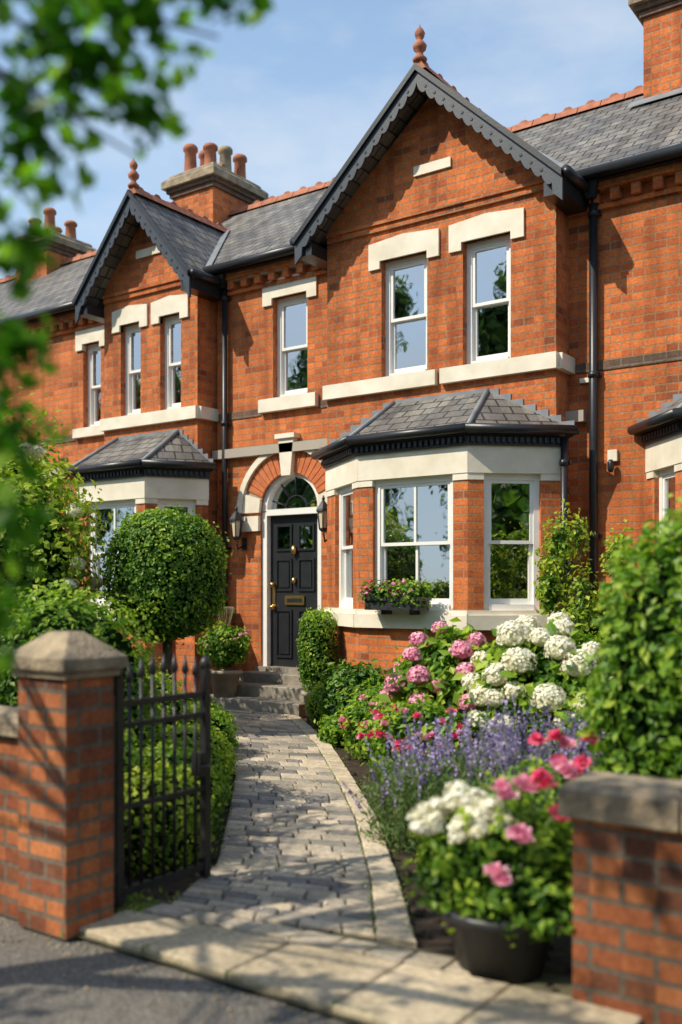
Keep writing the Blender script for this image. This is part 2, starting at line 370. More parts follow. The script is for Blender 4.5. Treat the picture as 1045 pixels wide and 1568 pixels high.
def gable(T,R,D,xl,xr,apexz,eavez,over=.22,yb=12.0,stone=True):
    xc=(xl+xr)/2; F=FX(YG); hw=(xr-xl)/2
    sl=(apexz-.12-eavez)/(hw+over)
    wa=apexz-.16
    T.poly(F,[(xl,eavez),(xr,eavez),(xr,wa-sl*hw),(xc,wa),(xl,wa-sl*hw)],-.22,0,'brick')
    OV=.34; yf=YG-OV; ez=eavez-.05; ex=hw+over
    for sgn in (-1,1):
        xe=xc+sgn*ex
        q=[(xe,yf,ez),(xc,yf,apexz),(xc,yb,apexz),(xe,yb,ez)]
        if sgn>0: q=q[::-1]
        R.slab(q,.06,'slate')
        dx,dz=(xe-xc),(ez-apexz); l=math.hypot(dx,dz); per=.155
        nseg=int(l/per*8); top=[];bot=[]
        for i in range(nseg+1):
            t=i/nseg; bx=xc+dx*t; bz=apexz-.065+dz*t
            sc=abs(math.sin(t*l/per*math.pi)); w=.13+.055*sc**.6
            if t>.94: w=.23
            k=l/abs(dx)*.8
            top.append((bx,bz)); bot.append((bx,bz-w*k))
        for i in range(nseg):
            p=[bot[i],bot[i+1],top[i+1],top[i]] if sgn>0 else [bot[i+1],bot[i],top[i],top[i+1]]
            D.poly(F,p,OV-.01,OV+.025,'barge',.5)
        if sgn>0: p=[(xc,apexz-.075),(xe,ez-.075),(xe,ez),(xc,apexz)]
        else: p=[(xe,ez-.075),(xc,apexz-.075),(xc,apexz),(xe,ez)]
        D.poly(F,p,OV-.02,OV+.06,'black')
        D.wb(min(xe,xc+sgn*hw),max(xe,xc+sgn*hw),yf+.02,YG+.3,ez-.22,ez-.075,'black')
        D.tube([(xe+sgn*.03,yf-.02,ez-.02),(xe+sgn*.03,YG+.45,ez-.02)],.055,'black',10)
        for i in range(1,int(l/per)):
            t=(i)*per/l; cx=xc+dx*t; cz=apexz-.065+dz*t-.075*l/abs(dx)
            c=[(cx+.018*math.cos(a),cz+.018*math.sin(a)) for a in np.linspace(0,2*math.pi,9)[:-1]]
            D.poly(F,c,OV+.02,OV+.032,'black')
    ridge(R,(xc,yf,apexz),(xc,yb-.35,apexz))
    finial(R,xc,yf+.05,apexz+.05)
    D.box(F,xl+.02,xr-.02,0,.035,eavez-.07,eavez+.0,'brick'); D.box(F,xl+.02,xr-.02,0,.06,eavez+.001,eavez+.04,'brick')
    if stone: D.box(F,xc-.24,xc+.24,0,.025,eavez+.46,eavez+.57,'stone')
    for sgn in (-1,1):
        m=(7.72-5.86)/2.4
        ytop=9.8+(apexz-5.86)/m
        sl2=(apexz-ez)/ex
        xlow=xc+sgn*(apexz-5.9)/sl2; ylow=9.8+.04/m
        w=.09*sgn
        q=[(xlow-w*.4,ylow,5.93),(xlow+w,ylow,5.93),(xc+w,ytop,apexz+.035),(xc-w*.4,ytop,apexz+.035)]
        if sgn<0: q=q[::-1]
        R.slab(q,.02,'lead')

def bay(T,R,D,Gm,A,B,C,Dp,E,Fp,wins):
    zs,zsl,zw,zt=1.10,1.30,2.70,3.0
    for (a,b),(w0,w1,vb) in zip(((A,B),(B,C),(C,Dp)),wins):
        F=Fr(a,b); l=F.len
        wall(T,F,0,l,0,zs+.02,[])
        T.box(F,-.02,l+.02,0,.03,0,.35,'brick')
        D.box(F,-.03,l+.03,-.25,.07,zs,zs+.15,'stone'); D.box(F,-.01,l+.01,-.25,.035,zs+.15,zsl,'stone')
        T.box(F,0,w0,-.2,0,zsl,zw-.05,'brick'); T.box(F,w1,l,-.2,0,zsl,zw-.05,'brick')
        D.box(F,-.004,w0,-.2,.012,zw-.05,zw+.02,'stone'); D.box(F,w1,l+.004,-.2,.012,zw-.05,zw+.02,'stone')
        D.box(F,-.01,l+.01,-.2,.02,zw+.02,zt,'stone')
        sash(D,Gm,F,w0,w1,zsl,zw+.02,vb,rec=.05)
        D.box(F,-.02,l+.02,-.1,.05,zt,zt+.1,'black')
        n=int(l/.065)
        for i in range(n): D.box(F,(i+.2)*l/n,(i+.7)*l/n,.05,.085,zt+.03,zt+.085,'black')
        D.box(F,-.05,l+.05,-.1,.10,zt+.10,zt+.135,'black')
        D.tube([F.p(-.07,.14,zt+.16),F.p(l+.07,.14,zt+.16)],.05,'black',10)
    o=.13; z=zt+.16
    A2=(A[0]-o*1.2,A[1]); D2=(Dp[0]+o*1.2,Dp[1]); B2=(B[0]-o*.5,B[1]-o); C2=(C[0]+o*.5,C[1]-o)
    q=lambda p,zz:(p[0],p[1],zz)
    R.slab([q(A2,z),q(B2,z),q(E,3.69)],.04,'slate'); R.slab([q(B2,z),q(C2,z),q(Fp,3.69),q(E,3.69)],.04,'slate'); R.slab([q(C2,z),q(D2,z),q(Fp,3.69)],.04,'slate')
    for a,b in ((B2,E),(C2,Fp)): R.tube([q(a,z+.01),q(b,3.70)],.03,'lead',8)
    y=A[1]
    def fl(p,qq,z0,z1,n):
        for i in range(n):
            xa=p+(qq-p)*i/n; xb=p+(qq-p)*(i+1)/n; za=z0+(z1-z0)*(i+.6)/n
            R.wb(min(xa,xb),max(xa,xb),y-.015,y-.002,za-.12,za+.045,'lead')
    fl(A2[0]+.05,E[0],z+.02,3.69,7); fl(D2[0]-.05,Fp[0],z+.02,3.69,7)
    R.wb(E[0],Fp[0],y-.02,y-.002,3.62,3.72,'lead')
    R.slab([q(A2,z-.02),q(B2,z-.02),q(C2,z-.02),q(D2,z-.02)],.02,'black')

def eaves(D,R,x0,x1,y=YM):
    F=FX(y)
    D.box(F,x0,x1,0,.14,5.70,5.77,'brick'); D.box(F,x0,x1,0,.05,5.52,5.57,'brick')
    n=int((x1-x0)/.22)
    for i in range(n): D.box(F,x0+(i+.2)*(x1-x0)/n,x0+(i+.62)*(x1-x0)/n,0,.11,5.58,5.70,'brick')
    D.box(F,x0,x1,.0,.2,5.771,5.80,'black')
    D.tube([(x0,y-.27,5.83),(x1,y-.27,5.83)],.06,'black',10)
def band(D,x0,x1,z0=3.83,z1=3.93,y=YM): D.box(FX(y),x0,x1,0,.012,z0,z1,'brick_dark')
def finish(root,**k):
    for n,m in k.items():
        if m.f: m.build(n,root)

# ================= centre house =================
H=empty('brick_house')
T,R,D,G_=MB(),MB(),MB(),MB()
FM,FG=FX(YM),FX(YG)
XL=-9.2
wall(T,FM,XL,-7.07,0,5.86,[(-8.42,-7.42,.48,3.06),(-8.21,-7.64,4.03,5.36)])
xc,zc,r0=-7.92,2.55,.5
arc=[(xc+r0*math.cos(a),zc+r0*math.sin(a)) for a in np.linspace(math.pi,0,25)]
for p,q in zip(arc,arc[1:]): T.poly(FM,[p,q,(q[0],3.065),(p[0],3.065)],-.22,0,'brick')
def ringseg(mb,ra,rb,a0,a1,w0,w1,mat):
    p=[(xc+ra*math.cos(a0),zc+ra*math.sin(a0)),(xc+ra*math.cos(a1),zc+ra*math.sin(a1)),(xc+rb*math.cos(a1),zc+rb*math.sin(a1)),(xc+rb*math.cos(a0),zc+rb*math.sin(a0))]
    mb.poly(FM,p,w0,w1,mat)
for i in range(24): ringseg(D,.5,.80,math.pi*(1-i/24),math.pi*(1-(i+1)/24),0,.012,'mortar')
nv=24
for i in range(nv):
    a0=math.pi*(1-(i+.07)/nv);a1=math.pi*(1-(i+.93)/nv)
    if i<3 or i>=nv-3: continue
    ringseg(D,.50,.79,a0,a1,.0,.028,'voussoir')
for i in range(24): ringseg(D,.79,.87,math.pi*(1-i/24),math.pi*(1-(i+1)/24),0,.07,'stone')
for s_ in (-1,1):
    x=xc+s_*.67; D.box(FM,x-.165,x+.165,0,.05,2.30,2.50,'stone')
    pts=[(xc+s_*.5,2.545),(xc+s_*.79,2.545),(xc+s_*.742,2.80),(xc+s_*.475,2.72)]
    if s_<0: pts=pts[::-1]
    D.poly(FM,pts,0,.045,'stone')
D.poly(FM,[(xc-.075,3.0),(xc+.075,3.0),(xc+.125,3.48),(xc-.125,3.48)],0,.10,'stone'); D.box(FM,xc-.16,xc+.16,0,.13,3.48,3.54,'stone')
Dr=MB()
for u in (-8.42,-7.50): Dr.box(FM,u,u+.08,-.17,-.03,.48,2.55,'white')
Dr.box(FM,-8.34,-7.50,-.17,-.02,2.50,2.58,'white')
Dr.box(FM,-8.34,-7.50,-.16,-.11,.5,2.50,'black')
def panel(u0,u1,z0,z1,gl=False):
    b=.028
    Dr.box(FM,u0,u1,-.11,-.09,z0,z0+b,'black');Dr.box(FM,u0,u1,-.11,-.09,z1-b,z1,'black')
    Dr.box(FM,u0,u0+b,-.11,-.09,z0+b,z1-b,'black');Dr.box(FM,u1-b,u1,-.11,-.09,z0+b,z1-b,'black')
    if gl: Dr.box(FM,u0+b,u1-b,-.11,-.106,z0+b,z1-b,'glass')
    else: Dr.poly(FM,[(u0+.05,z0+.05),(u1-.05,z0+.05),(u1-.05,z1-.05),(u0+.05,z1-.05)],-.11,-.095,'black')
for u in (-8.24,-7.87):
    panel(u,u+.27,2.03,2.38,True); panel(u,u+.27,1.5,1.93); panel(u,u+.27,.62,1.26)
Dr.box(FM,-8.08,-7.76,-.11,-.085,1.32,1.44,'brass'); Dr.box(FM,-8.04,-7.80,-.085,-.078,1.355,1.405,'black')
Dr.lathe((-7.92,YM+.075,1.98),[(.035,0),(.04,.06),(.02,.12)],'brass',10); Dr.lathe((-7.92,YM+.075,1.6),[(.02,0),(.035,.03),(.02,.08)],'brass',10)
for z in (1.25,1.55): Dr.lathe((-8.27,YM+.06,z),[(.015,0),(.035,.03),(.035,.05),(.01,.07)],'brass',10)
Dr.box(FM,-8.295,-8.25,-.11,-.095,1.25,1.6,'brass')
pts=[(xc+.46*math.cos(a),2.58+.44*math.sin(a)) for a in np.linspace(0,math.pi,24)]
Dr.poly(FM,pts,-.14,-.13,'glass')
for i in range(24):
    a0,a1=math.pi*i/24,math.pi*(i+1)/24
    Dr.poly(FM,[(xc+.42*math.cos(a0),2.57+.43*math.sin(a0)),(xc+.5*math.cos(a0),2.56+.49*math.sin(a0)),(xc+.5*math.cos(a1),2.56+.49*math.sin(a1)),(xc+.42*math.cos(a1),2.57+.43*math.sin(a1))],-.16,-.03,'white')
    Dr.poly(FM,[(xc+.17*math.cos(a0),2.58+.17*math.sin(a0)),(xc+.185*math.cos(a0),2.58+.185*math.sin(a0)),(xc+.185*math.cos(a1),2.58+.185*math.sin(a1)),(xc+.17*math.cos(a1),2.58+.17*math.sin(a1))],-.13,-.115,'black')
for a in np.linspace(.3,math.pi-.3,5): Dr.tube([FM.p(xc+.18*math.cos(a),-.12,2.58+.18*math.sin(a)),FM.p(xc+.43*math.cos(a),-.12,2.58+.42*math.sin(a))],.008,'black',6)
Dr.box(FM,-8.5,-7.34,-.3,.03,.44,.5,'stepstone')
Dr.build('front_door',H)
lintel(D,FM,-8.37,-7.48,5.36,5.62); D.box(FM,-8.40,-7.46,-.15,.08,3.86,4.03,'stone')
sash(D,G_,FM,-8.21,-7.64,4.03,5.36)
band(D,XL,-8.41); band(D,-7.45,-7.08)
eaves(D,R,XL,-7.07)
wall(T,FG,-7.07,-4.10,0,5.8,[(-6.28,-5.66,4.0,5.38),(-5.20,-4.62,4.0,5.38),(-6.9,-4.25,.4,3.0)])
T.wb(-7.07,-6.85,YG+.221,YM-.001,0,5.8,'brick'); T.wb(-4.32,-4.10,YG+.221,YM+.2,0,5.8,'brick')
for u0,u1 in ((-6.28,-5.66),(-5.20,-4.62)):
    sash(D,G_,FG,u0,u1,4.0,5.38); lintel(D,FG,u0-.165,u1+.165,5.38,5.64)
D.box(FG,-7.09,-5.52,-.15,.07,3.83,4.0,'stone'); D.box(FG,-5.46,-4.07,-.15,.07,3.83,4.0,'stone')
D.wb(-4.10,-4.03,YG-.0,YM,3.832,3.998,'stone')
D.box(FG,-5.515,-5.465,0,.01,3.85,4.0,'brick')
gable(T,R,D,-7.07,-4.10,7.33,5.80)
bay(T,R,D,G_,(-7.07,9.7),(-6.13,9.0),(-4.77,9.0),(-4.0,9.7),(-6.1,9.7),(-4.9,9.7),[(.32,.98,0),(.19,1.19,1),(.17,.78,0)])
roofplane(R,XL,-3.9); ridge(R,(XL,12.2,7.73),(-3.9,12.2,7.73))
pipe(D,-9.0,9.98,.3,5.75,.04); hopper(D,-9.0,9.93,5.6)
finish(H,walls=T,roof=R,trim=D,window_glass=G_)
I=MB(); I.wb(-9.2,-3.9,12.9,13.0,0,5.7,'room'); I.wb(-9.2,-3.9,9.95,12.9,3.3,3.42,'room'); I.wb(-9.2,-3.9,9.95,12.9,.3,.4,'room'); I.wb(-7.2,-7.1,10.1,12.9,.4,5.7,'room'); I.wb(-9.2,-3.9,9.95,12.9,5.68,5.72,'room')
for x in (-6.75,-4.45): I.wb(x,x+.1,9.72,9.95,1.3,2.7,'curtain')
I.wb(-5.9,-4.9,11.6,12.2,.4,1.2,'wood'); I.wb(-5.6,-5.1,12.8,12.88,1.7,2.3,'brass')
I.lathe((-5.0,11.9,1.2),[(.08,0),(.03,.03),(.03,.3),(.16,.31),(.1,.55)],'curtain')
I.build('interior_rooms',H)

# ================= left house =================
H2=empty('brick_house')
T,R,D,G_=MB(),MB(),MB(),MB()
gx0,gx1=-11.10,-9.24
wall(T,FG,gx0,gx1,0,5.8,[(-10.75,-10.34,4.0,5.32),(-9.95,-9.55,4.0,5.32),(-10.9,-9.4,.4,3.0)])
T.wb(gx0,gx0+.2,YG+.221,YM+.2,0,5.8,'brick'); T.wb(gx1-.2,gx1,YG+.221,YM+.2,0,5.8,'brick')
for u0,u1 in ((-10.75,-10.34),(-9.95,-9.55)):
    sash(D,G_,FG,u0,u1,4.0,5.32); lintel(D,FG,u0-.155,u1+.155,5.32,5.56)
D.box(FG,gx0-.02,gx1+.03,-.15,.07,3.83,4.0,'stone'); D.wb(gx1,gx1+.07,YG,YM,3.832,3.998,'stone')
gable(T,R,D,gx0,gx1,7.02,5.75,over=.2)
bay(T,R,D,G_,(-11.25,9.7),(-10.83,9.0),(-9.51,9.0),(-9.05,9.7),(-10.8,9.7),(-9.6,9.7),[(.15,.66,0),(.17,1.15,1),(.16,.68,0)])
wall(T,FM,-13.6,gx0,0,5.86,[(-11.98,-11.58,4.0,5.3)])
sash(D,G_,FM,-11.98,-11.58,4.0,5.3); lintel(D,FM,-12.13,-11.43,5.3,5.54); D.box(FM,-12.14,-11.42,-.15,.08,3.86,4.0,'stone')
band(D,-13.6,-12.15); eaves(D,R,-13.6,gx0)
roofplane(R,-13.6,-9.201); ridge(R,(-13.6,12.2,7.73),(-9.2,12.2,7.73))
chimney(R,-11.75,-10.85,11.75,12.85,6.9,8.05,2,3)
I=MB(); I.wb(-13.6,-9.25,12.9,13.0,0,5.7,'room'); I.wb(-13.6,-9.25,9.95,12.9,3.3,3.42,'room'); I.wb(-13.6,-9.25,9.95,12.9,5.68,5.72,'room')
finish(H2,walls=T,roof=R,trim=D,window_glass=G_,interior_rooms=I)

# ================= right house =================
H3=empty('brick_house')
T,R,D,G_=MB(),MB(),MB(),MB()
wall(T,FM,-4.10,2.6,0,5.86,[(-3.0,-.3,.4,3.0),(-1.6,-.9,4.0,5.36)])
sash(D,G_,FM,-1.6,-.9,4.0,5.36); lintel(D,FM,-1.77,-.73,5.36,5.62); D.box(FM,-1.8,-.7,-.15,.08,3.85,4.0,'stone')
band(D,-4.02,-1.81); eaves(D,R,-4.10,2.6)
bay(T,R,D,G_,(-3.25,YM),(-2.68,9.42),(-1.2,9.42),(-.6,YM),(-2.5,YM),(-1.4,YM),[(.16,.62,0),(.19,1.3,1),(.17,.6,0)])
roofplane(R,-3.899,2.6); ridge(R,(-3.9,12.2,7.73),(2.6,12.2,7.73))
chimney(R,-3.85,-2.95,11.75,12.85,6.9,8.4,2,3)
R.slab([(-4.0,11.62,7.33),(-2.8,11.62,7.33),(-2.8,11.76,7.44),(-4.0,11.76,7.44)],.02,'lead')
pipe(D,-3.8,9.98,.1,5.75,.045); hopper(D,-3.8,9.93,5.62)
pipe(D,-3.98,9.62,.1,3.1,.035)
D.tube([(-3.98,9.62,3.1),(-4.05,9.5,3.17)],.035,'black',8)
D.box(FM,-3.66,-3.56,0,.04,2.86,2.98,'stone'); D.lathe((-3.61,YM-.08,2.74),[(.02,0),(.035,.03),(.035,.10),(.02,.13)],'black',8)
D.box(FM,-3.97,-3.87,0,.03,3.72,3.77,'stone')
I=MB(); I.wb(-4.1,2.6,12.9,13.0,0,5.7,'room'); I.wb(-4.1,2.6,10.3,12.9,3.3,3.42,'room'); I.wb(-4.1,2.6,10.3,12.9,5.68,5.72,'room')
finish(H3,walls=T,roof=R,trim=D,window_glass=G_,interior_rooms=I)

# ================= far left house =================
H4=empty('brick_house')
T,R,D,G_=MB(),MB(),MB(),MB()
wall(T,FM,-24,-13.601,0,5.86,[(-15.6,-14.9,4,5.3),(-18,-17.2,4,5.3)])
for u in (-15.6,-18.0): sash(D,G_,FM,u,u+.7,4,5.3); lintel(D,FM,u-.15,u+.85,5.3,5.54)
eaves(D,R,-24,-13.61); roofplane(R,-24,-13.601); ridge(R,(-24,12.2,7.73),(-13.6,12.2,7.73))
chimney(R,-16.0,-15.1,11.8,12.8,6.9,7.9,2,2)
I=MB(); I.wb(-24,-13.61,12.9,13.0,0,5.7,'room')
finish(H4,walls=T,roof=R,trim=D,window_glass=G_,interior_rooms=I)

# ------------------------------------------------------------------ lanterns
def lantern(x,y,z,k=1.35):
    mb=MB(); mb.wb(x-.04,x+.04,y-.02,y,z-.14,z+.02,'black'); mb.tube([(x,y-.02,z-.08),(x,y-.14,z-.14),(x,y-.17,z-.03)],.013,'black',6)
    c=(x,y-.17,z-.02)
    sc=lambda pr:[(a*k,b*k) for a,b in pr]
    mb.lathe(c,sc([(.02,0),(.045,.02),(.045,.035)]),'black',6,False); mb.lathe(c,sc([(.038,.036),(.055,.19)]),'lamp',6,False)
    for i in range(6):
        a=math.pi*2*i/6; mb.tube([(c[0]+.04*k*math.cos(a),c[1]+.04*k*math.sin(a),c[2]+.03*k),(c[0]+.06*k*math.cos(a),c[1]+.06*k*math.sin(a),c[2]+.2*k)],.009,'black',5)
    mb.lathe(c,sc([(.075,.19),(.07,.21),(.03,.27),(.012,.29),(.018,.31),(.004,.34)]),'black',6,False)
    return mb.build('wall_lantern')
lantern(-8.70,YM,2.2); lantern(-7.26,YM,2.26)

# ------------------------------------------------------------------ ground, road, path
mb=MB(); mb.add([(-400,-400,-.03),(400,-400,-.03),(400,400,-.03),(-400,400,-.03)],[(0,1,2,3)],'ground'); mb.build('ground')
mb=MB(); mb.add([(-60,-9,-.012),(60,-9,-.012),(60,2.82,-.012),(-60,2.82,-.012)],[(0,1,2,3)],'asphalt')
for i in range(420):
    x,y=random.uniform(-4.8,0),2.8-abs(random.gauss(0,.16)); r=random.uniform(.003,.010)
    mb.lathe((x,y,-.012),[(r,0),(r*.9,r*.6),(r*.3,r*.9)],'cap',5)
mb.build('road')
mb=MB(); mb.add([(-9.2,2.82,-.008),(3,2.82,-.008),(3,10.05,-.008),(-9.2,10.05,-.008)],[(0,1,2,3)],'soil')
for i in range(1500):
    x,y=random.uniform(-8,-1.4),random.uniform(3.3,9); r=random.uniform(.008,.03)
    mb.lathe((x,y,-.02),[(r,0),(r*.9,r*.7+.01),(r*.3,r+.015)],'soil',5)
mb.build('garden_soil')
Lp=[(-3.32,3.28),(-3.62,3.95),(-4.40,4.92),(-5.25,5.95),(-6.42,7.23),(-7.6,8.35),(-8.7,9.18)]
Rp=[(-2.12,3.55),(-2.68,4.30),(-3.50,5.36),(-4.27,6.24),(-5.50,7.62),(-6.40,8.5),(-7.10,9.18)]
def interp(P,t):
    k=min(int(t),len(P)-2); f=t-k; return (P[k][0]*(1-f)+P[k+1][0]*f,P[k][1]*(1-f)+P[k+1][1]*f)
mb=MB()
n=24
for i in range(n):
    t0,t1=6*i/n,6*(i+1)/n; a,b,c,d=interp(Lp,t0),interp(Rp,t0),interp(Rp,t1),interp(Lp,t1)
    mb.add([(*a,.014),(*b,.014),(*c,.014),(*d,.014)],[(0,1,2,3)],'joint')
def blk(a,b,c,d,r,mat='paver',h=.03,gap=.004,ch=.007):
    q=[Vector((*p,0)) for p in (a,b,c,d)]; cc=sum(q,Vector())/4
    def ins(p,g):
        v=p-cc; return p-v.normalized()*g*1.4
    dz=[random.uniform(-.002,.003) for _ in range(4)]
    q=[p+Vector((random.uniform(-.004,.004),random.uniform(-.004,.004),0)) for p in q]
    B=[ins(p,gap)+Vector((0,0,-.01)) for p in q]; Tt=[ins(p,gap)+Vector((0,0,h-.006)) for p in q]; U=[ins(p,gap+ch)+Vector((0,0,h+dz[i])) for i,p in enumerate(q)]
    mb.add(B+Tt+U,[(0,1,5,4),(1,2,6,5),(2,3,7,6),(3,0,4,7),(4,5,9,8),(5,6,10,9),(6,7,11,10),(7,4,8,11),(8,9,10,11)],mat,r)
rows=60
lp=lambda a,b,s:(a[0]*(1-s)+b[0]*s,a[1]*(1-s)+b[1]*s)
for j in range(rows):
    t0,t1=6*j/rows,6*(j+1)/rows
    a0,b0,a1,b1=interp(Lp,t0),interp(Rp,t0),interp(Lp,t1),interp(Rp,t1)
    e=.85
    cuts=[0]
    while cuts[-1]<e-.10: cuts.append(cuts[-1]+random.uniform(.13,.21))
    cuts[-1]=e
    tone=random.uniform(-.12,.12)
    for s0,s1 in zip(cuts,cuts[1:]):
        blk(lp(a0,b0,s0),lp(a0,b0,s1),lp(a1,b1,s1),lp(a1,b1,s0),min(1,max(0,random.choice([.0,.25,.45,.6,.85])+tone)))
    blk(lp(a0,b0,e),b0,b1,lp(a1,b1,e),random.uniform(.75,1))
k=900; tt=rng.uniform(0,5.9,k); pp=[]
for t in tt:
    a,b=interp(Lp,t),interp(Rp,t); s=random.choice([random.gauss(0,.02),random.gauss(1,.02),random.gauss(.84,.01),random.random()])
    p=lp(a,b,s); pp.append((p[0],p[1],.03))
mb.leaves(np.array(pp),rng.normal(size=(k,3))*[1,1,.5],.022,'leaf',w=.2)
k=50; tt=rng.uniform(0,4,k); pp=[]
for t in tt:
    a,b=interp(Lp,t),interp(Rp,t); p=lp(a,b,random.random()); pp.append((p[0],p[1],.036))
mb.leaves(np.array(pp),rng.normal(size=(k,3))*.2+[0,0,1],.022,'pwhite',w=.35)
mb.build('garden_path')
mb=MB()
mb.add([(-3.5,2.8,.01),(-1.3,2.8,.01),(-1.3,3.62,.01),(-3.5,3.35,.01)],[(0,1,2,3)],'joint')
x=-3.42
for w in (.42,.46,.5,.44,.5):
    y1=3.13+(x+3.4)*.13; y2=3.13+(x+w+3.4)*.13
    blk((x,2.82),(x+w,2.82),(x+w,y2),(x,y1),random.random(),'flag',.034,.006,.009); x+=w
x=-3.36
while x<-1.75:
    w=random.uniform(.16,.24); y0=3.145+(x+3.4)*.13; y1=y0+w*.13
    blk((x,y0),(x+w,y1),(x+w,y1+.13),(x,y0+.13),random.uniform(.3,1),'paver',.034); x+=w
kk=700; pp=np.stack([rng.uniform(-3.6,-1.3,kk),2.83+np.abs(rng.normal(size=kk))*.02,np.full(kk,.03)],1)
mb.leaves(pp,rng.normal(size=(kk,3)),.02,'leaf',w=.2)
kk=260; pp=np.stack([-3.5+rng.normal(size=kk)*.14,3.15+rng.normal(size=kk)*.12,np.full(kk,.03)],1)
mb.leaves(pp,rng.normal(size=(kk,3)),.03,'leaf_lime',w=.25)
mb.build('pavement')
mb=MB()
mb.cb(-8.80,-7.12,9.20,10.04,0,.16,.012,'stepstone'); mb.cb(-8.66,-7.16,9.50,10.04,.16,.31,.012,'stepstone'); mb.cb(-8.55,-7.2,9.77,10.04,.31,.44,.012,'stepstone')
mb.build('door_steps')
mb=MB(); mb.wb(-9.2,-8.86,9.25,9.95,0,1.2,'brick'); mb.cb(-9.24,-8.82,9.2,9.99,1.2,1.29,.02,'cap'); mb.build('garden_wall')

# ------------------------------------------------------------------ boundary walls & pier & gate
mb=MB(); x0,x1,y0,y1=-3.72,-3.39,2.75,3.02
mb.wb(x0,x1,y0,y1,0,1.12,'brick_old')
mb.wb(x0-.02,x1+.02,y0-.02,y1+.02,1.12,1.155,'cap')
e=.045; mb.hexa([(x0-e,y0-e,1.155),(x1+e,y0-e,1.155),(x1+e,y1+e,1.155),(x0-e,y1+e,1.155)],[(x0-e,y0-e,1.205),(x1+e,y0-e,1.205),(x1+e,y1+e,1.205),(x0-e,y1+e,1.205)],'cap')
mb.add([(x0-e,y0-e,1.206),(x1+e,y0-e,1.206),(x1+e,y1+e,1.206),(x0-e,y1+e,1.206),(x0+.10,y0+.09,1.32),(x1-.10,y0+.09,1.32),(x1-.10,y1-.09,1.32),(x0+.10,y1-.09,1.32)],[(4,5,6,7),(0,1,5,4),(1,2,6,5),(2,3,7,6),(3,0,4,7)],'cap')
pier=mb.build('gate_pier')
mb=MB(); mb.wb(-9,x0-.001,2.80,3.0,0,.84,'brick_old'); xx=-9
while xx<x0-.1: mb.cb(xx,min(xx+.58,x0-.002),2.76,3.04,.841,.93,.025,'cap'); xx+=.59
mb.build('brick_garden_wall')
mb=MB(); mb.wb(-1.36,3.2,3.36,3.58,0,.69,'brick_old'); xx=-1.40
while xx<3.2: mb.cb(xx,xx+.43,3.32,3.62,.691,.82,.03,'cap'); xx+=.438
rw=mb.build('brick_garden_wall')
for o in (pier,rw):
    m=o.modifiers.new('b','BEVEL'); m.width=.006; m.segments=2; m.limit_method='ANGLE'
g=MB()
gx=-3.47; ya,yb=3.09,3.72
g.wb(-3.53,-3.44,3.022,3.075,0,1.02,'iron')
g.wb(gx-.022,gx+.022,ya,ya+.044,.04,1.10,'iron'); g.wb(gx-.02,gx+.02,yb-.04,yb,.04,1.12,'iron')
for z,h in ((.08,.035),(.48,.025),(.86,.025),(.96,.03)): g.wb(gx-.012,gx+.012,ya+.044,yb-.04,z,z+h,'iron')
nb=7
for i in range(nb):
    y=ya+.044+(yb-ya-.084)*(i+.7)/(nb+.4); top=1.06+.05*math.sin(math.pi*(i+1)/(nb+1))
    g.tube([(gx,y,.09),(gx,y,top)],.009,'iron',8)
    g.lathe((gx,y,top-.01),[(.008,0),(.019,.015),(.016,.035),(.002,.10)],'iron',8)
for y in (ya+.022,yb-.02): g.lathe((gx,y,1.10),[(.022,0),(.03,.02),(.026,.045),(.004,.07)],'iron',10)
for z in (.2,.9): g.wb(-3.49,-3.45,3.06,3.10,z,z+.05,'iron')
g.wb(gx-.03,gx+.03,yb-.09,yb-.01,.56,.68,'iron'); g.tube([(gx+.03,yb-.05,.62),(gx+.07,yb-.05,.62),(gx+.07,yb-.12,.62)],.008,'iron',6)
g.build('iron_gate')

# ------------------------------------------------------------------ planting
def pot(mb,c,r,h,mat): mb.lathe(c,[(r*.72,0),(r*.95,h*.85),(r*1.08,h*.86),(r*1.08,h),(r*.95,h),(r*.9,h*.93)],mat,20)
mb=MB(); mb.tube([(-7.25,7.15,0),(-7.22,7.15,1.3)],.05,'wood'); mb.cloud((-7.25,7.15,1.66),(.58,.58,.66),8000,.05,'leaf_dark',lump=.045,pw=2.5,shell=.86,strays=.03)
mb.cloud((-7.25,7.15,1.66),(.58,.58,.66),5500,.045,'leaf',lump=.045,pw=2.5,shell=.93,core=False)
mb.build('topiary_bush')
mb=MB()
for i in range(6):
    t=.85+i*.5; a=interp(Lp,min(t,5.9))
    mb.cloud((a[0]-.43,a[1]-.02,.22),(.32,.32,.30+.03*math.sin(i*2)),2800,.038,'leaf' if i%3 else 'leaf_lime',pw=3,lump=.07,shell=.82)
for i in range(4):
    t=3.7+i*.5; a=interp(Lp,min(t,5.9))
    mb.cloud((a[0]-.34,a[1]-.02,.12),(.26,.24,.16),1300,.038,'leaf',pw=2.5,lump=.1,shell=.8)
mb.build('box_hedge')
mb=MB()
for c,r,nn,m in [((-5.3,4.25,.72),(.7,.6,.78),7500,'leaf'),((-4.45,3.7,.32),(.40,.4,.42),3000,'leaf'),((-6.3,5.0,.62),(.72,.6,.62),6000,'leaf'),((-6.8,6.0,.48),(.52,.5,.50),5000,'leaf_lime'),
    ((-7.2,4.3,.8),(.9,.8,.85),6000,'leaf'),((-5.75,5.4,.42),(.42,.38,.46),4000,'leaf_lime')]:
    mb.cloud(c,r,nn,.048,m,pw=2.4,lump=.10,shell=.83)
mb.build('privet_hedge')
mb=MB()
